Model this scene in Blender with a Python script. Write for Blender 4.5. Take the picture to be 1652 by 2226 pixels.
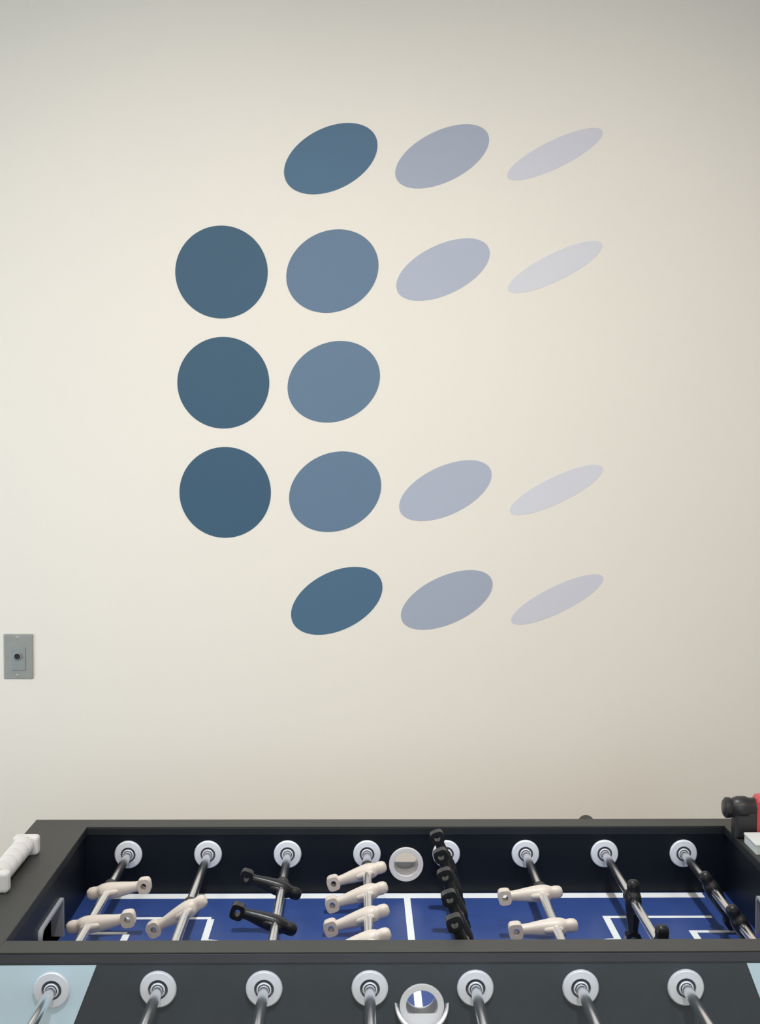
import bpy, bmesh, math
from mathutils import Matrix, Vector

# ------------------------------------------------------------------ clear
for o in list(bpy.data.objects):
    bpy.data.objects.remove(o, do_unlink=True)
scene = bpy.context.scene
COL = scene.collection
R = math.radians
PI = math.pi
LP = dict(side=19, rear=33, s0=100, s1=160, s2=70, ceil=9, world=0.8, down=165, front=180)      # strengths of the sky and of the added, unseen lamps and windows
EYE = 1.62                      # camera height above the floor
WALL_Y = 3.575                  # face of the wall that carries the dots

# ------------------------------------------------------------------ camera
cam_d = bpy.data.cameras.new('camera')
cam = bpy.data.objects.new('camera', cam_d)
COL.objects.link(cam)
cam_d.sensor_fit = 'HORIZONTAL'
cam_d.sensor_width = 36.0
cam_d.lens = 36.0 * 3200.0 / 1652.0
cam_d.clip_start = 0.02
pitch, yaw, roll = 0.0431, 0.01484, -0.00202
fw = Vector((math.sin(yaw) * math.cos(pitch), math.cos(yaw) * math.cos(pitch), -math.sin(pitch)))
rt0 = Vector((math.cos(yaw), -math.sin(yaw), 0))
dn0 = fw.cross(rt0)
rt = rt0 * math.cos(roll) + dn0 * math.sin(roll)
dn = dn0 * math.cos(roll) - rt0 * math.sin(roll)
m3 = Matrix((rt, -dn, -fw)).transposed()
cam.matrix_world = Matrix.Translation((0, 0, EYE)) @ m3.to_4x4()
scene.camera = cam

# ------------------------------------------------------------------ world, exposure, added window light
scene.view_settings.view_transform = 'Standard'
scene.view_settings.look = 'None'
scene.view_settings.gamma = 1.0
scene.view_settings.use_curve_mapping = False
scene.view_settings.exposure = 0.06
world = bpy.data.worlds.new('sky')
scene.world = world
world.use_nodes = True
bg = world.node_tree.nodes['Background']
bg.inputs[0].default_value = (0.75, 0.85, 1.0, 1)
bg.inputs[1].default_value = LP['world']


def area(name, loc, target, sx, sy, power, color):
    d = bpy.data.lights.new(name, 'AREA')
    d.shape = 'RECTANGLE'
    d.size, d.size_y = sx, sy
    d.energy = power
    d.color = color
    o = bpy.data.objects.new(name, d)
    COL.objects.link(o)
    o.location = loc
    o.rotation_euler = (Vector(target) - Vector(loc)).to_track_quat('-Z', 'Y').to_euler()
    return o


# area lights added at the two invented windows, standing in for daylight
area('added_side_light', (-2.22, 2.2, 1.30), (0, 2.2, 1.30), 1.5, 1.3, LP['side'], (0.70, 0.92, 1.0))
area('added_rear_light', (0.55, -2.50, 1.45), (0.55, 3, 1.45), 2.1, 1.5, LP['rear'], (0.70, 0.90, 1.0))

# ------------------------------------------------------------------ materials
MATS = {}


def mat(name, color, rough=0.5, metal=0.0, var=0.0, scale=40.0, bump=0.0, bscale=None, coat=0.0, spec=0.5, emit=None):
    if name in MATS:
        return MATS[name]
    m = bpy.data.materials.new(name)
    m.use_nodes = True
    nt = m.node_tree
    b = nt.nodes['Principled BSDF']
    b.inputs['Base Color'].default_value = (*color, 1)
    b.inputs['Roughness'].default_value = rough
    b.inputs['Metallic'].default_value = metal
    b.inputs['Specular IOR Level'].default_value = spec
    b.inputs['Coat Weight'].default_value = coat
    if emit:
        b.inputs['Emission Color'].default_value = (*color, 1)
        b.inputs['Emission Strength'].default_value = emit
    tc = nt.nodes.new('ShaderNodeTexCoord')
    if var > 0:
        n = nt.nodes.new('ShaderNodeTexNoise')
        n.inputs['Scale'].default_value = scale
        n.inputs['Detail'].default_value = 4
        nt.links.new(tc.outputs['Object'], n.inputs['Vector'])
        mx = nt.nodes.new('ShaderNodeMix')
        mx.data_type = 'RGBA'
        mx.inputs[6].default_value = (*[c * (1 - var) for c in color], 1)
        mx.inputs[7].default_value = (*[min(1, c * (1 + var)) for c in color], 1)
        nt.links.new(n.outputs['Fac'], mx.inputs[0])
        nt.links.new(mx.outputs[2], b.inputs['Base Color'])
    if bump > 0:
        n2 = nt.nodes.new('ShaderNodeTexNoise')
        n2.inputs['Scale'].default_value = bscale or scale
        n2.inputs['Detail'].default_value = 3
        nt.links.new(tc.outputs['Object'], n2.inputs['Vector'])
        bp = nt.nodes.new('ShaderNodeBump')
        bp.inputs['Strength'].default_value = bump
        bp.inputs['Distance'].default_value = 0.002
        nt.links.new(n2.outputs['Fac'], bp.inputs['Height'])
        nt.links.new(bp.outputs['Normal'], b.inputs['Normal'])
    MATS[name] = m
    return m


def srgb(r, g, b):
    def f(c):
        c /= 255.0
        return c / 12.92 if c <= 0.04045 else ((c + 0.055) / 1.055) ** 2.4
    return (f(r), f(g), f(b))


M_WALL = mat('wall_paint', (0.795, 0.765, 0.73), 0.75, var=0.012, scale=3.0, bump=0.12, bscale=260, spec=0.25)
M_CEIL = mat('ceiling_paint', (0.80, 0.79, 0.77), 0.9, bump=0.2, bscale=120, spec=0.2)
M_FLOOR = mat('floor_vinyl', (0.36, 0.27, 0.18), 0.45, var=0.15, scale=9)
M_TRIM = mat('trim_paint', (0.45, 0.44, 0.43), 0.5)
M_FRAME = mat('added_fixture_metal', (0.55, 0.56, 0.57), 0.35, metal=0.8)

M_CAP = mat('table_rail_laminate', (0.029, 0.028, 0.0255), 0.48, var=0.10, scale=120, spec=0.4)
M_PANEL = mat('table_side_laminate', (0.046, 0.055, 0.066), 0.48, var=0.10, scale=60)
M_INNER = mat('table_inner_navy', (0.0035, 0.0055, 0.010), 0.40, spec=0.25)
M_EDGE = mat('table_rail_edge', (0.052, 0.054, 0.066), 0.45)
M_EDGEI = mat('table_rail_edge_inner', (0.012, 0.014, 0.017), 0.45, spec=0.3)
M_CORNER = mat('table_corner_pale_blue', (0.60, 0.755, 0.86), 0.45, var=0.04, scale=14)
M_FIELD = mat('playfield_blue', (0.028, 0.062, 0.225), 0.35, var=0.10, scale=18)
M_LINE = mat('playfield_white_line', (0.85, 0.86, 0.86), 0.35)
M_BEAR = mat('bearing_nylon', (0.69, 0.71, 0.77), 0.40)
M_GROOVE = mat('bearing_groove_shade', (0.16, 0.16, 0.19), 0.35)  # dark colour for the bearing groove, shade of the recess painted in
M_ROD = mat('rod_chrome', (0.88, 0.88, 0.90), 0.19, metal=1.0)
M_RUBBER = mat('black_rubber', (0.020, 0.020, 0.018), 0.55)
M_WHITE = mat('player_cream', (0.64, 0.555, 0.485), 0.42, var=0.04, scale=70)
M_BLACK = mat('player_black', (0.008, 0.008, 0.010), 0.34, spec=0.35)
M_CUP = mat('ball_entry_plastic', (0.66, 0.65, 0.66), 0.35)
M_GOALF = mat('goal_frame_metal', (0.42, 0.42, 0.44), 0.40)
M_DARK = mat('goal_dark_interior', (0.008, 0.008, 0.010), 0.7)
M_SCORE = mat('score_counter_plastic', (0.78, 0.74, 0.73), 0.40, var=0.03, scale=60)
M_TOOLB = mat('tool_black_rubber', (0.018, 0.017, 0.017), 0.40)
M_TOOLR = mat('tool_red_shell', (0.58, 0.055, 0.065), 0.35, var=0.05, scale=30)
M_BOX = mat('white_box_card', (0.66, 0.66, 0.64), 0.6)
M_PLATE = mat('wall_plate_steel', (0.33, 0.34, 0.34), 0.42, metal=0.35, var=0.10, scale=60)
M_INSERT = mat('wall_plate_insert', (0.27, 0.30, 0.32), 0.45, metal=0.2, var=0.08, scale=60)
M_HOLE = mat('jack_hole_black', (0.006, 0.007, 0.008), 0.5)
M_SCREW = mat('screw_steel', (0.6, 0.6, 0.6), 0.3, metal=0.9)
M_LAMP = mat('added_lamp_housing', (0.05, 0.05, 0.05), 0.5)

M_GLASS = bpy.data.materials.new('added_window_glass')
M_GLASS.use_nodes = True
_nt = M_GLASS.node_tree
_nt.nodes.remove(_nt.nodes['Principled BSDF'])
_tr, _gl, _mx = (_nt.nodes.new(k) for k in ('ShaderNodeBsdfTransparent', 'ShaderNodeBsdfGlossy', 'ShaderNodeMixShader'))
_gl.inputs['Roughness'].default_value = 0.02
_mx.inputs[0].default_value = 0.06
_nt.links.new(_tr.outputs[0], _mx.inputs[1])
_nt.links.new(_gl.outputs[0], _mx.inputs[2])
_nt.links.new(_mx.outputs[0], _nt.nodes['Material Output'].inputs['Surface'])

# ------------------------------------------------------------------ object helpers
WM = {}


def link(o, parent=None, mw=None):
    mw = mw or Matrix.Identity(4)
    COL.objects.link(o)
    if parent is not None:
        o.parent = parent
        o.matrix_parent_inverse = WM[parent.name].inverted()
    o.matrix_basis = mw
    WM[o.name] = mw
    return o


def obj(name, bm, material, parent=None, loc=(0, 0, 0), rot=None, smooth=False, bevel=0.0, seg=2):
    me = bm if isinstance(bm, bpy.types.Mesh) else None
    if me is None:
        bmesh.ops.recalc_face_normals(bm, faces=bm.faces)
        me = bpy.data.meshes.new(name)
        bm.to_mesh(me)
        bm.free()
        for mm in (material if isinstance(material, (list, tuple)) else [material]):
            me.materials.append(mm)
        if smooth:
            for p in me.polygons:
                p.use_smooth = True
            try:
                me.set_sharp_from_angle(angle=R(42))
            except Exception:
                pass
    o = bpy.data.objects.new(name, me)
    mw = Matrix.Translation(loc)
    if rot is not None:
        mw = mw @ rot.to_4x4()
    link(o, parent, mw)
    if bevel > 0:
        b = o.modifiers.new('bevel', 'BEVEL')
        b.width = bevel
        b.segments = seg
        b.limit_method = 'ANGLE'
    return o


def empty(name, loc):
    o = bpy.data.objects.new(name, None)
    o.empty_display_size = 0.1
    return link(o, None, Matrix.Translation(loc))


def tag(o, label=None, cat=None, group=None, kind=None):
    if label: o['label'] = label
    if cat: o['category'] = cat
    if group: o['group'] = group
    if kind: o['kind'] = kind
    return o


def box(x0, x1, y0, y1, z0, z1, bm=None):
    bm = bm or bmesh.new()
    v = [bm.verts.new(p) for p in ((x0, y0, z0), (x1, y0, z0), (x1, y1, z0), (x0, y1, z0),
                                   (x0, y0, z1), (x1, y0, z1), (x1, y1, z1), (x0, y1, z1))]
    for f in ((3, 2, 1, 0), (4, 5, 6, 7), (0, 1, 5, 4), (1, 2, 6, 5), (2, 3, 7, 6), (3, 0, 4, 7)):
        bm.faces.new([v[i] for i in f])
    return bm


def lathe(profile, n=40, axis='Y', closed=False):
    """profile: list of (radius, height along axis)"""
    bm = bmesh.new()
    rings = []
    for r, h in profile:
        if r < 1e-6:
            rings.append([bm.verts.new((0, 0, h))])
        else:
            rings.append([bm.verts.new((r * math.cos(2 * PI * k / n), r * math.sin(2 * PI * k / n), h)) for k in range(n)])
    pairs = list(zip(rings[:-1], rings[1:]))
    if closed:
        pairs.append((rings[-1], rings[0]))
    for a, b in pairs:
        for k in range(n):
            k2 = (k + 1) % n
            if len(a) == 1 and len(b) == 1:
                continue
            if len(a) == 1:
                bm.faces.new((a[0], b[k], b[k2]))
            elif len(b) == 1:
                bm.faces.new((a[k], a[k2], b[0]))
            else:
                bm.faces.new((a[k], a[k2], b[k2], b[k]))
    if axis == 'Y':
        bmesh.ops.rotate(bm, verts=bm.verts, cent=(0, 0, 0), matrix=Matrix.Rotation(-PI / 2, 3, 'X'))
    elif axis == 'X':
        bmesh.ops.rotate(bm, verts=bm.verts, cent=(0, 0, 0), matrix=Matrix.Rotation(PI / 2, 3, 'Y'))
    return bm


def ring_prism(outer, inner, y0, y1, bm=None):
    """tube between two closed outlines (same point count) in the XZ plane, extruded along Y"""
    bm = bm or bmesh.new()
    n = len(outer)
    L = [[bm.verts.new((p[0], y, p[1])) for p in loop] for loop in (outer, inner) for y in (y0, y1)]
    o0, o1, i0, i1 = L
    for k in range(n):
        j = (k + 1) % n
        bm.faces.new((o0[k], o0[j], o1[j], o1[k]))
        bm.faces.new((i0[k], i1[k], i1[j], i0[j]))
        bm.faces.new((o0[k], i0[k], i0[j], o0[j]))
        bm.faces.new((o1[k], o1[j], i1[j], i1[k]))
    return bm


def prism(poly, y0, y1, bm=None):
    """convex outline in XZ extruded along Y"""
    bm = bm or bmesh.new()
    a = [bm.verts.new((x, y0, z)) for x, z in poly]
    b = [bm.verts.new((x, y1, z)) for x, z in poly]
    bm.faces.new(a)
    bm.faces.new(b[::-1])
    n = len(poly)
    for k in range(n):
        j = (k + 1) % n
        bm.faces.new((a[k], b[k], b[j], a[j]))
    return bm


def circ(cx, cz, r, n=48):
    return [(cx + r * math.cos(2 * PI * k / n), cz + r * math.sin(2 * PI * k / n)) for k in range(n)]


def square_loop(cx, cz, h, n=48):
    out = []
    for k in range(n):
        c, s = math.cos(2 * PI * k / n), math.sin(2 * PI * k / n)
        q = h / max(abs(c), abs(s))
        out.append((cx + c * q, cz + s * q))
    return out


# ------------------------------------------------------------------ room
X0, X1, Y0, Z1 = -2.3, 2.5, -2.6, 3.15


def struct(name, bm, m, parent=None, **k):
    o = obj(name, bm, m, parent, **k)
    if parent is None:
        o['kind'] = 'structure'
    return o


struct('floor', box(X0 - .15, X1 + .15, Y0 - .15, WALL_Y + .15, -.12, 0), M_FLOOR)
struct('ceiling', box(X0 - .15, X1 + .15, Y0 - .15, WALL_Y + .15, Z1, Z1 + .12), M_CEIL)
struct('wall_back', box(X0 - .15, X1 + .15, WALL_Y, WALL_Y + .15, 0, Z1), M_WALL)
struct('wall_right', box(X1, X1 + .15, Y0, WALL_Y, 0, Z1), M_WALL)


def wall_with_window(name, wname, axis, at0, at1, a0, a1, w0, w1, s0, s1):
    bm = bmesh.new()
    def bb(p0, p1, z0, z1):
        if axis == 'X': box(at0, at1, p0, p1, z0, z1, bm)
        else: box(p0, p1, at0, at1, z0, z1, bm)
    bb(a0, w0, 0, Z1); bb(w1, a1, 0, Z1); bb(w0, w1, 0, s0); bb(w0, w1, s1, Z1)
    struct(name, bm, M_WALL)
    mid = (at0 + at1) / 2
    fr = bmesh.new()
    def fb(p0, p1, z0, z1, bm=fr, t=.03):
        if axis == 'X': box(mid - t, mid + t, p0, p1, z0, z1, bm)
        else: box(p0, p1, mid - t, mid + t, z0, z1, bm)
    fb(w0, w0 + .05, s0, s1); fb(w1 - .05, w1, s0, s1)
    fb(w0 + .05, w1 - .05, s0, s0 + .05); fb(w0 + .05, w1 - .05, s1 - .05, s1)
    wn = struct(wname, fr, M_FRAME)
    c = (w0 + w1) / 2
    mu = bmesh.new(); fb(c - .02, c + .02, s0 + .05, s1 - .05, mu)
    obj('mullion', mu, M_FRAME, wn)
    for p0, p1 in ((w0 + .05, c - .02), (c + .02, w1 - .05)):
        pb = bmesh.new(); fb(p0, p1, s0 + .05, s1 - .05, pb, .003)
        obj('pane', pb, M_GLASS, wn)


wall_with_window('wall_left', 'added_window_1', 'X', X0 - .15, X0, Y0, WALL_Y, 1.4, 3.0, .60, 2.00)  # unseen window, added to explain the cool light from the left
wall_with_window('wall_front', 'added_window_2', 'Y', Y0 - .15, Y0, X0 - .15, X1 + .15, -.55, 1.65, .65, 2.25)  # unseen window behind the camera, added for the frontal light
struct('baseboard_back', box(X0, X1, WALL_Y - .012, WALL_Y, 0, .10), M_TRIM, bevel=.003)
struct('baseboard_right', box(X1 - .012, X1, Y0, WALL_Y - .013, 0, .10), M_TRIM, bevel=.003)
struct('baseboard_left', box(X0, X0 + .012, Y0, WALL_Y - .013, 0, .10), M_TRIM, bevel=.003)

# ------------------------------------------------------------------ added ceiling spotlights that wash the dots
# (an invented track with three heads, unseen, added for the light on the wall)
TRK_Y, TRK_Z = 0.35, 2.93
track = tag(empty('added_spot_track', (0.05, TRK_Y, Z1)), 'added unseen ceiling track with three spotlight heads lighting the wall of dots', 'added track light')
obj('track_rail', box(-1.25, 1.35, TRK_Y - .018, TRK_Y + .018, Z1 - .03, Z1), M_LAMP, track, bevel=.002)
SPOT_COL = (1.0, 0.90, 0.78)
for hx, pw in ((-1.0, LP['s0']), (0.05, LP['s1']), (1.1, LP['s2'])):
    p = Vector((hx, TRK_Y, TRK_Z))
    sdir = (Vector((hx * .85, WALL_Y, 1.52)) - p).normalized()
    q = sdir.to_track_quat('-Z', 'Y').to_matrix()
    hd = obj('spot_head', lathe([(0, .12), (.045, .12), (.055, .10), (.06, 0), (.056, 0), (.05, .09), (0, .09)], 32, 'Z'), M_LAMP, track, p - sdir * .03, q, smooth=True)
    obj('stem', lathe([(0, -.02), (.009, -.02), (.009, -.17), (0, -.17)], 16, 'Z'), M_LAMP, hd, (hx, TRK_Y, Z1), smooth=True)
    sd = bpy.data.lights.new('added_spot', 'SPOT')
    sd.energy = pw
    sd.color = SPOT_COL
    sd.spot_size = R(54)
    sd.spot_blend = 1.0
    sd.shadow_soft_size = 0.06
    link(bpy.data.objects.new('added_spot', sd), track, Matrix.Translation(p + sdir * 0.02) @ q.to_4x4())

# unseen downlights added for light, over the table and the floor in front
for (dx, dy, pw, cone, blend, what) in ((0.14, 2.36, LP['down'], 47, .8, 'above the playfield of the foosball table'),
                                        (0.14, 0.90, LP['front'], 72, .6, 'over the open floor in front of the table')):
    dl = tag(empty('added_downlight', (dx, dy, Z1)), 'added unseen ceiling downlight ' + what, 'downlight', 'added downlights')
    obj('trim_ring', lathe([(.055, 0), (.085, 0), (.085, -.006), (.055, -.003)], 40, 'Z', closed=True), M_CEIL, dl, (dx, dy, Z1), smooth=True)
    dd = bpy.data.lights.new('added_downlight_beam', 'SPOT')
    dd.energy = pw
    dd.color = (0.90, 0.96, 1.0)
    dd.spot_size = R(cone)
    dd.spot_blend = blend
    dd.shadow_soft_size = 0.05
    link(bpy.data.objects.new('added_downlight_beam', dd), dl, Matrix.Translation((dx, dy, Z1 - .02)))

# glowing square ceiling panels, unseen and added as general fill light
M_DIFF = mat('added_panel_diffuser', (1.0, 0.84, 0.66), 0.6, emit=LP['ceil'])
for (cx, cy, near) in ((-1.25, 0.9, 'the wall with the added window'), (1.35, 0.9, 'the windowless side wall')):
    t = tag(empty('added_light_panel', (cx, cy, Z1)), 'added unseen glowing ceiling panel close to ' + near, 'ceiling light', 'added ceiling light panels')
    obj('frame', ring_prism(square_loop(0, 0, .31, 8), square_loop(0, 0, .285, 8), -.03, 0), M_FRAME, t, (cx, cy, Z1), Matrix.Rotation(-PI / 2, 3, 'X') @ Matrix.Rotation(PI, 3, 'X'))
    obj('diffuser', box(-.285, .285, -.285, .285, -.02, -.012), M_DIFF, t, (cx, cy, Z1))

# ------------------------------------------------------------------ foosball table
RODZ = EYE - .766
FLD = EYE - .8413
TOP = EYE - .7134
CAPB = TOP - .0163
XI0, XI1 = -.512, .697
XO0, XO1 = -.617, .802
XC = (XI0 + XI1) / 2
YN0, YN1, YF0, YF1 = 2.062, 2.106, 2.758, 2.806
YC = (YN1 + YF0) / 2
CAB = .60
table = tag(empty('foosball_table', (XC, YC, 0)), 'dark grey foosball table with blue playfield, cream and black players, below the wall dots', 'foosball table')
EZN, EZF = EYE - .7914, EYE - .7856      # ball entry heights, near and far
EX = .0915


def side_panel(y0, y1, ez):
    bm = bmesh.new()
    h = .034
    box(XO0, EX - h, y0, y1, CAB, CAPB, bm)
    box(EX + h, XO1, y0, y1, CAB, CAPB, bm)
    box(EX - h, EX + h, y0, y1, CAB, ez - h, bm)
    if ez + h < CAPB:
        box(EX - h, EX + h, y0, y1, ez + h, CAPB, bm)
    ring_prism(square_loop(EX, ez, h), circ(EX, ez, .0245), y0, y1, bm)
    bmesh.ops.remove_doubles(bm, verts=bm.verts, dist=1e-6)
    return bm


obj('side_panel', side_panel(YN0, YN1, EZN), M_PANEL, table)
obj('side_panel', side_panel(YF0, YF1, EZF), M_PANEL, table)


def lining(y0, y1, ez):
    """navy board that faces the inside of a long side"""
    bm = bmesh.new()
    h = .034
    z0, z1 = FLD, CAPB
    box(XI0, EX - h, y0, y1, z0, z1, bm)
    box(EX + h, XI1, y0, y1, z0, z1, bm)
    box(EX - h, EX + h, y0, y1, z0, ez - h, bm)
    box(EX - h, EX + h, y0, y1, ez + h, z1, bm)
    ring_prism(square_loop(EX, ez, h), circ(EX, ez, .0245), y0, y1, bm)
    return bm


obj('inner_lining', lining(YF0 - .003, YF0, EZF), M_INNER, table)
obj('inner_lining', lining(YN1, YN1 + .003, EZN), M_INNER, table)

GY0, GY1, GZ = 2.335, 2.515, EYE - .7735       # goal mouth
for s, xi, xo in ((1, XI0, XO0), (-1, XI1, XO1)):
    a, b = sorted((xi, xo))
    bm = bmesh.new()
    box(a, b, YN1, GY0, CAB, CAPB, bm)
    box(a, b, GY1, YF0, CAB, CAPB, bm)
    box(a, b, GY0, GY1, GZ, CAPB, bm)
    box(a, b, GY0, GY1, CAB, FLD - .05, bm)
    obj('end_panel', bm, M_INNER, table)
    a2, b2 = sorted((xo, xo - s * .004))
    obj('end_board', box(a2, b2, YN0, YF1, CAB, CAPB), M_PANEL, table)
    a3, b3 = sorted((xi - s * .05, xi - s * .054))
    obj('goal_back', box(a3, b3, GY0, GY1, FLD - .05, GZ), M_DARK, table)
    # goal frame: a bent strip round the mouth (in the YZ plane), standing 6 mm proud of the lining
    pts = []
    rr = .020
    pts.append((GY0, FLD))
    for k in range(7):
        an = PI - k * PI / 12
        pts.append((GY0 + rr + rr * math.cos(an), GZ - rr + rr * math.sin(an)))
    pts.append((GY1 - .004, GZ)); pts.append((GY1, GZ - .004)); pts.append((GY1, FLD))
    g = bmesh.new()
    prev = None
    cy, cz = (GY0 + GY1) / 2, FLD + .02
    for (y, z) in pts:
        n = Vector((y - cy, z - cz)); n.normalize()
        yo, zo = y + (-.0 if abs(y - cy) < .01 else 0), z
        iy = y + (.0045 if y < cy else -.0045)
        iz = z - (.0045 if z > GZ - .03 else 0)
        row = [g.verts.new((xi + s * .006, y, z)), g.verts.new((xi + s * .006, iy, iz)),
               g.verts.new((xi - s * .016, iy, iz)), g.verts.new((xi - s * .016, y, z))]
        if prev:
            for k in range(4):
                g.faces.new((prev[k], prev[(k + 1) % 4], row[(k + 1) % 4], row[k]))
        else:
            g.faces.new(row)
        prev = row
    g.faces.new(prev[::-1])
    obj('goal_frame', g, M_GOALF, table)

# top rails: a dark core with a thin laminate cap on top
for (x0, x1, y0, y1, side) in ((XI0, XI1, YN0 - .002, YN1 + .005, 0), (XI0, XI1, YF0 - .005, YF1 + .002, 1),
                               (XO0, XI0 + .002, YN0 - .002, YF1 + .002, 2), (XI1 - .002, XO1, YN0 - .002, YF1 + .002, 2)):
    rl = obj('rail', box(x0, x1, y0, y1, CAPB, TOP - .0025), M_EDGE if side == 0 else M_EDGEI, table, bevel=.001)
    obj('rail_cap', box(x0, x1, y0, y1, TOP - .0025, TOP), M_CAP, rl, bevel=.0008)
    if side == 2:
        obj('rail_edge', box(x0, x1, y0 - .001, y0, CAPB, TOP - .0025), M_EDGE, rl)
# under-board and legs
obj('bottom_board', box(XO0 + .01, XO1 - .01, YN0 + .005, YF1 - .005, CAB - .012, CAB), M_PANEL, table)
for lx in (XO0 + .09, XO1 - .09):
    for ly in (YN0 + .085, YF1 - .085):
        lg = obj('leg', box(lx - .055, lx + .055, ly - .055, ly + .055, .022, CAB - .012), M_PANEL, table, bevel=.004)
        obj('leg_leveler', lathe([(0, 0), (.03, 0), (.03, .008), (.012, .012), (.012, .024), (0, .024)], 24, 'Z'), M_RUBBER, lg, (lx, ly, 0), smooth=True)

# pale blue corner panels on the near face
DT, DB = EYE - .7321, .66
for s in (1, -1):
    xa = -.3697
    xb = xa - .39 * (DT - DB)
    poly = [(XO0, DT), (xa, DT), (xb, DB), (XO0, DB)]
    if s < 0:
        poly = [(2 * XC - x, z) for x, z in poly]
    tag(obj('corner_panel', prism(poly, YN0 - .0012, YN0), M_CORNER, table), 'pale blue slanted corner panel')

# playfield and its markings
obj('playfield', box(XI0, XI1, YN1, YF0, FLD - .012, FLD), M_FIELD, table)


def strip(x0, x1, y0, y1):
    return obj('field_line', box(x0, x1, y0, y1, FLD, FLD + .0004), M_LINE, table)


LW = .006
HL = .56                                    # half length of the long touch lines
strip(XC - HL, XC + HL, 2.722, 2.751)
strip(XC - HL, XC + HL, 2.113, 2.142)
strip(XC - LW, XC + LW, 2.142, 2.722)
for s in (-1, 1):
    for bx, hy, xe in ((.3545, .1755, .545), (.4925, .095, .565)):
        xa, xe = sorted((XC + s * bx, XC + s * xe))
        strip(xa - (LW if s > 0 else 0), xe, YC + hy - LW, YC + hy + LW)
        strip(xa - (LW if s > 0 else 0), xe, YC - hy - LW, YC - hy + LW)
        xm = XC + s * bx
        strip(xm - LW, xm + LW, YC - hy + LW, YC + hy - LW)
    # penalty D
    bm = bmesh.new()
    pr = None
    for k in range(21):
        an = -PI / 2 + PI * k / 20
        c, sn = math.cos(an), math.sin(an)
        row = [bm.verts.new((XC + s * (.3545 - .055 * c * q1), YC + .055 * sn * q1, FLD + h)) for q1, h in ((.9, 0), (1.1, 0), (1.1, .0005), (.9, .0005))]
        if pr:
            for j in range(4):
                bm.faces.new((pr[j], pr[(j + 1) % 4], row[(j + 1) % 4], row[j]))
        pr = row
    obj('field_line', bm, M_LINE, table)

# bearings
BEAR = [(.0085, .0), (.0255, .0), (.0262, .0012), (.0258, .0045), (.0240, .0062), (.0146, .0066), (.0140, .0060),
        (.0140, .0005), (.0106, .0005), (.0106, .0075), (.0098, .0085), (.0085, .0085)]
RODX = [-.43247 + .15 * i for i in range(8)]
bme = lathe(BEAR, 44, 'Z', closed=True)
bmesh.ops.recalc_face_normals(bme, faces=bme.faces)
me_b = bpy.data.meshes.new('bearing')
bme.to_mesh(me_b); bme.free()
me_b.materials.append(M_BEAR)
me_b.materials.append(M_GROOVE)
for p in me_b.polygons:
    p.use_smooth = True
    r = math.hypot(p.center.x, p.center.y)
    if r < .0139 and p.center.z < .0062 and r > .0105:
        p.material_index = 1
me_b.set_sharp_from_angle(angle=R(40))
for x in RODX:
    obj('bearing', me_b, None, table, (x, YN0 - (.0012 if (x < -.40 or x > .60) else 0), RODZ), Matrix.Rotation(PI / 2, 3, 'X'))
    obj('bearing', me_b, None, table, (x, YF0 - .003, RODZ), Matrix.Rotation(PI / 2, 3, 'X'))

# ball entries: flange with a D-shaped mouth, throat and scoop
def entry(y, z, out, ring_in):
    """out: -1 faces the camera side, +1 the far side"""
    def dloop(r, cut, n=48):
        return [(EX + r * math.cos(2 * PI * k / n), z + max(r * math.sin(2 * PI * k / n), cut)) for k in range(n)]
    y0, y1 = sorted((y, y + out * .005))
    ft = obj('ball_entry', ring_prism(circ(EX, z, .0318), dloop(.0225, -.0115), y0, y1), M_CUP, table, bevel=.0012)
    bm = bmesh.new()
    N, T = 24, 8
    grid = []
    for i in range(N + 1):
        th = PI * i / N
        c, s = math.cos(th), math.sin(th)
        row = []
        for j in range(T + 1):
            t = j / T
            px = .0355 * c * (1 + .02 * math.sin(PI * t))
            py = .036 * s * math.sin(t * PI / 2) ** .9
            pz = -.036 * s + (.012 * s) * (1 - math.cos(t * PI / 2))
            row.append(bm.verts.new((EX + px, y + out * (.0005 + py), z + .003 + pz)))
        grid.append(row)
    for i in range(N):
        for j in range(T):
            bm.faces.new((grid[i][j], grid[i + 1][j], grid[i + 1][j + 1], grid[i][j + 1]))
    bmesh.ops.remove_doubles(bm, verts=bm.verts, dist=1e-5)
    sc = obj('scoop', bm, M_CUP, ft, smooth=True)
    md = sc.modifiers.new('solid', 'SOLIDIFY'); md.thickness = .0050; md.offset = 0
    # inside flange
    a, b = ring_in
    obj('ball_entry_ring', ring_prism(circ(EX, z, .0325), circ(EX, z, .0235), a, b), M_CUP, ft, bevel=.0015)
    t0, t1 = sorted((y, b if out < 0 else a))
    obj('throat', ring_prism(circ(EX, z, .0243), circ(EX, z, .0228), t0, t1), M_CUP, ft)


entry(YN0, EZN, -1, (YN1 + .003, YN1 + .008))
entry(YF1, EZF, 1, (YF0 - .009, YF0 - .003))

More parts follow.
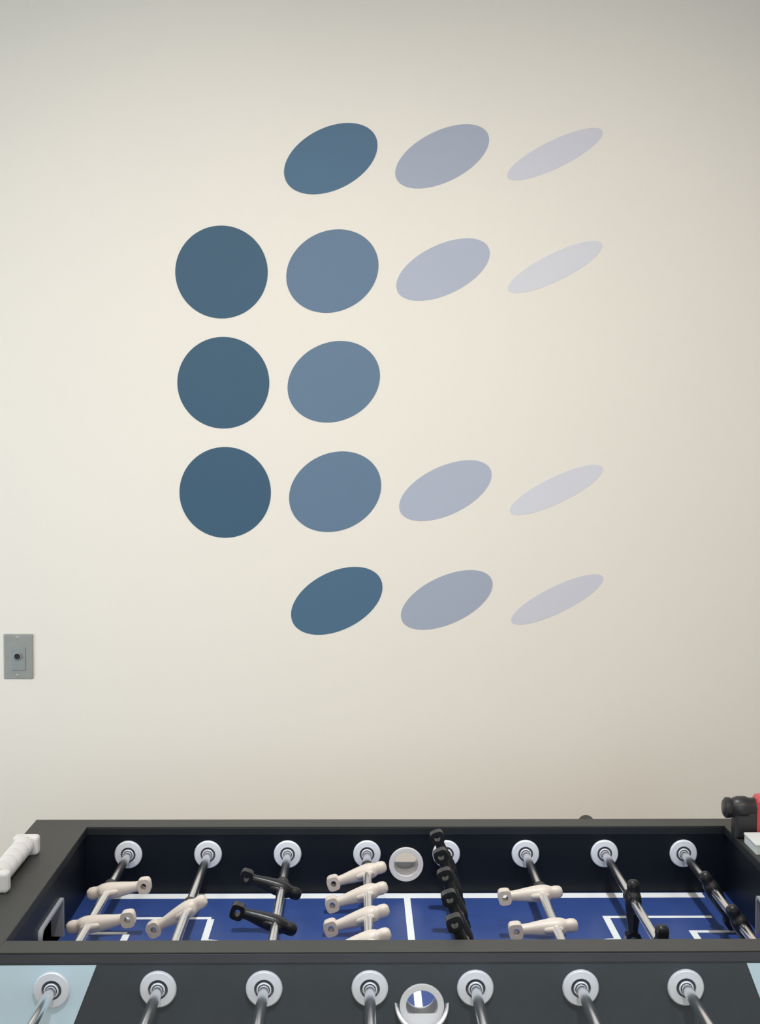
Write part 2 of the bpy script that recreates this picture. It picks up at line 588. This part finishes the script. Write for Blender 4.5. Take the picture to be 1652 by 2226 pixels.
# ------------------------------------------------------------------ players and rods
def player_mesh(name, material):
    bm = bmesh.new()
    n = 20
    secs = [(.0360, .0030, .0030), (.0350, .0072, .0066), (.0310, .0102, .0098), (.0240, .0108, .0108), (.0190, .0102, .0102),
            (.0160, .0106, .0104), (.0135, .0138, .0116), (.0080, .0165, .0130), (0, .0165, .0138), (-.0100, .0155, .0132),
            (-.0200, .0138, .0122), (-.0300, .0122, .0110), (-.0420, .0106, .0092), (-.0500, .0098, .0084), (-.0560, .0098, .0088), (-.0580, .0098, .0088)]
    rings = []
    for z, wy, wx in secs:
        ring = []
        for k in range(n):
            a = 2 * PI * k / n
            c, s = math.cos(a), math.sin(a)
            e = .75
            ring.append(bm.verts.new((wx * math.copysign(abs(c) ** e, c), wy * math.copysign(abs(s) ** e, s), z)))
        rings.append(ring)
    for a, b in zip(rings[:-1], rings[1:]):
        for k in range(n):
            bm.faces.new((a[k], a[(k + 1) % n], b[(k + 1) % n], b[k]))
    bm.faces.new(rings[0][::-1]); bm.faces.new(rings[-1])
    # arms folded against the trunk
    for s in (-1, 1):
        pr = None
        for z, w in ((.0105, .003), (.006, .0052), (-.006, .0050), (-.017, .0040), (-.020, .002)):
            ring = [bm.verts.new((w * 1.2 * math.cos(2 * PI * k / 10), s * (.0150 - .0018 * abs(z) / .02) + w * math.sin(2 * PI * k / 10), z)) for k in range(10)]
            if pr:
                for k in range(10):
                    bm.faces.new((pr[k], pr[(k + 1) % 10], ring[(k + 1) % 10], ring[k]))
            else:
                bm.faces.new(ring)
            pr = ring
        bm.faces.new(pr[::-1])
    # foot: hollow toe block
    fo = []
    m = 24
    for k in range(m):
        a = 2 * PI * k / m
        c, s = math.cos(a), math.sin(a)
        fo.append((.0125 * math.copysign(abs(c) ** .6, c), -.0645 + .0112 * math.copysign(abs(s) ** .6, s)))
    fi = [(.0058 * math.cos(2 * PI * k / m), -.0640 + .0050 * math.sin(2 * PI * k / m)) for k in range(m)]
    ring_prism(fo, fi, -.0105, .0105, bm)
    bmesh.ops.recalc_face_normals(bm, faces=bm.faces)
    me = bpy.data.meshes.new(name)
    bm.to_mesh(me); bm.free()
    me.materials.append(material)
    for p in me.polygons:
        p.use_smooth = True
    me.set_sharp_from_angle(angle=R(50))
    return me


PM = {'w': player_mesh('cream_player', M_WHITE), 'b': player_mesh('black_player', M_BLACK)}
RODS = [  # team, angle about the rod, player positions in depth
    ('w', -99, (2.523, 2.343, 2.163)),
    ('w', 60, (2.420, 2.180)),
    ('b', 109, (2.534, 2.345, 2.156)),
    ('w', 72, (2.636, 2.511, 2.386, 2.266, 2.146)),
    ('b', 159, (2.648, 2.527, 2.406, 2.285, 2.164)),
    ('w', 85, (2.504, 2.326, 2.148)),
    ('b', 0, (2.461, 2.225)),
    ('b', -31, (2.520, 2.334, 2.148)),
]


def bar(name, r, y0, y1, material, parent, x, bevel_r=.0015, n=20):
    y0, y1 = min(y0, y1), max(y0, y1)
    L = y1 - y0
    bm = lathe([(0, 0), (r - bevel_r, 0), (r, bevel_r), (r, L - bevel_r), (r - bevel_r, L), (0, L)], n, 'Z')
    return obj(name, bm, material, parent, (x, y0, RODZ), Matrix.Rotation(-PI / 2, 3, 'X'), smooth=True)


HANDLE = [(0, 0), (.012, 0), (.0155, .004), (.0162, .02), (.0145, .05), (.0150, .09), (.0170, .104), (.0150, .112), (0, .114)]
for i, (team, ang, ys) in enumerate(RODS):
    x = RODX[i]
    yf = 2.86 if team == 'w' else (2.885 if i == 6 else 2.85)
    rod = bar('rod', .0076, 1.76, yf, M_ROD, table, x)
    for y in ys:
        tag(obj('player', PM[team], None, rod, (x, y, RODZ), Matrix.Rotation(R(ang), 3, 'Y')), 'cream plastic player figure' if team == 'w' else 'black plastic player figure')
    bar('bumper', .0118, max(ys) + .019, max(ys) + .034, M_RUBBER, rod, x)
    if team == 'w':
        bm = lathe(HANDLE, 24, 'Z')
        obj('handle', bm, M_RUBBER, rod, (x, 1.845, RODZ), Matrix.Rotation(PI / 2, 3, 'X'), smooth=True)
    else:
        bm = lathe(HANDLE, 24, 'Z')
        obj('handle', bm, M_RUBBER, rod, (x, yf - .01, RODZ), Matrix.Rotation(-PI / 2, 3, 'X'), smooth=True)

# ------------------------------------------------------------------ score counter on the end rail (part of the table)
SX = -.5815
sc = obj('score_counter', box(SX - .022, SX + .022, 2.335, 2.360, TOP, TOP + .034), M_SCORE, table, bevel=.006, seg=3)
obj('end_block', box(SX - .022, SX + .022, 2.555, 2.580, TOP, TOP + .034), M_SCORE, sc, bevel=.006, seg=3)
prof = [(0, 0)]
for k in range(5):
    z0 = k * .039
    prof += [(.0160, z0), (.0172, z0 + .003), (.0172, z0 + .036), (.0160, z0 + .039)]
prof += [(0, .195)]
obj('score_roller', lathe(prof, 28, 'Z'), M_SCORE, sc, (SX - .001, 2.360, TOP + .0195), Matrix.Rotation(-PI / 2, 3, 'X'), smooth=True)

# ------------------------------------------------------------------ white box and red/black tool on the other end rail
wb = empty('small_box', (.745, 2.60, TOP))
tag(wb, 'small flat white box on the end rail of the table', 'box')
obj('body', box(.701, .790, 2.552, 2.632, TOP, TOP + .0145), M_BOX, wb, bevel=.0012)
obj('lid', box(.700, .791, 2.551, 2.633, TOP + .0145, TOP + .0195), M_BOX, wb, bevel=.0015)

tool = tag(empty('hand_tool', (.72, 2.68, TOP)), 'red and black hand tool with a stepped black nose on the table rail', 'hand tool')
TY = 2.672
nose = [(0, .672), (.014, .672), (.0190, .676), (.0190, .684), (.0165, .687), (.019, .691), (.021, .698), (.021, .712), (.018, .720), (.018, .735), (0, .735)]
obj('nose', lathe(nose, 28, 'X'), M_TOOLB, tool, (0, TY, TOP + .055), smooth=True)
obj('grip', box(.690, .735, TY - .017, TY + .017, TOP, TOP + .052), M_TOOLB, tool, bevel=.006, seg=3)
obj('shell', box(.729, .800, TY - .022, TY + .022, TOP + .006, TOP + .078), M_TOOLR, tool, bevel=.009, seg=3)
obj('foot_pad', box(.733, .798, TY - .020, TY + .020, TOP, TOP + .007), M_TOOLB, tool, bevel=.002)

# ------------------------------------------------------------------ wall plate
px0, px1, pz0, pz1 = -.8611, -.7895, EYE - .5612, EYE - .452
cx, cz = (px0 + px1) / 2, (pz0 + pz1) / 2
wp = tag(empty('wall_plate', (cx, WALL_Y, cz)), 'grey metal wall plate with a dark round jack on the cream wall', 'wall plate')
obj('plate', box(px0, px1, WALL_Y - .005, WALL_Y, pz0, pz1), M_PLATE, wp, bevel=.0022, seg=3)
obj('insert', box(cx - .0175, cx + .0175, WALL_Y - .0072, WALL_Y - .005, cz - .034, cz + .022), M_INSERT, wp, bevel=.001)
jk = obj('jack', lathe([(0, 0), (.0095, 0), (.0095, .004), (.0075, .0045), (.0065, .001), (0, .001)], 24, 'Z'), M_INSERT, wp, (cx - .001, WALL_Y - .0072, cz + .001), Matrix.Rotation(PI / 2, 3, 'X'), smooth=True)
obj('jack_hole', lathe([(0, 0), (.0068, 0), (.0068, .0030), (0, .0034)], 24, 'Z'), M_HOLE, jk, (cx - .001, WALL_Y - .0078, cz + .001), Matrix.Rotation(PI / 2, 3, 'X'), smooth=True)
for dz in (.046, -.046):
    obj('screw', lathe([(0, 0), (.0034, 0), (.0034, .0008), (0, .0014)], 16, 'Z'), M_SCREW, wp, (cx - .002, WALL_Y - .005, cz + dz), Matrix.Rotation(PI / 2, 3, 'X'), smooth=True)

# ------------------------------------------------------------------ the dots on the wall
def dotmat(name, c):
    return mat(name, c, 0.55, var=0.015, scale=8, spec=0.3)


D1 = dotmat('dot_dark_teal', (0.037, 0.097, 0.171))
D2D = dotmat('dot_deep_slate_blue', (0.062, 0.139, 0.239))
D2 = dotmat('dot_slate_blue', (0.112, 0.187, 0.297))
D3D = dotmat('dot_grey_lavender', (0.345, 0.392, 0.509))
D3 = dotmat('dot_light_lavender', (0.400, 0.449, 0.573))
D4D = dotmat('dot_pale_lavender', (0.588, 0.598, 0.699))
D4 = dotmat('dot_faint_lavender', (0.631, 0.650, 0.738))
S = 1.1075e-3
GRP = 'blue dots of the wall emblem'
DOTS = [  # x, z below/above the eye, half width px, half height px, slant, material, label
    (-.0671, .6961, 101.5, 77, .38, D2D, 'deep slate blue tilted oval in the top row beside two paler ovals'),
    (.2009, .7029, 102, 69.5, .52, D3D, 'grey lavender slanted oval in the middle of the top row of three'),
    (.4727, .7097, 104, 57, .82, D4D, 'thin pale lavender sliver oval at the end of the top row'),
    (-.3301, .4240, 100.5, 100.5, 0, D1, 'dark teal full circle, topmost of the three in its column'),
    (-.0630, .4273, 100.5, 90.5, .14, D2, 'slate blue near-round oval beside the topmost dark teal circle'),
    (.2041, .4321, 102, 68, .52, D3, 'light lavender slanted oval in the row of the topmost dark circle'),
    (.4751, .4392, 103, 57, .82, D4, 'thin faint lavender sliver oval in the row of the topmost dark circle'),
    (-.3264, .1581, 100.3, 99.8, 0, D1, 'dark teal full circle, middle one of the three in its column'),
    (-.0595, .1611, 101, 89, .15, D2, 'slate blue near-round oval in the short row of only two dots'),
    (-.3226, -.1072, 100, 99.5, 0, D1, 'dark teal full circle, lowest of the three in its column'),
    (-.0560, -.1051, 101, 88.5, .16, D2, 'slate blue near-round oval beside the lowest dark teal circle'),
    (.2118, -.1019, 101.5, 67, .52, D3, 'light lavender slanted oval in the row of the lowest dark circle'),
    (.4818, -.0998, 102, 55.5, .82, D4, 'thin faint lavender sliver oval in the row of the lowest dark circle'),
    (-.0519, -.3709, 100.5, 75, .40, D2D, 'deep slate blue tilted oval in the bottom row beside two paler ovals'),
    (.2162, -.3685, 101, 66, .52, D3D, 'grey lavender slanted oval in the middle of the bottom row of three'),
    (.4860, -.3672, 101.5, 56, .82, D4D, 'thin pale lavender sliver oval at the end of the bottom row'),
]
for (x, z, a, b, rho, m, lab) in DOTS:
    n = 96
    pts = []
    for k in range(n):
        u, v = math.cos(2 * PI * k / n), math.sin(2 * PI * k / n)
        pts.append((a * S * u, b * S * (rho * u + math.sqrt(1 - rho * rho) * v)))
    o = obj('wall_dot', prism(pts, -.0008, 0), m, None, (x, WALL_Y, EYE + z))
    tag(o, lab, 'wall decal', GRP)
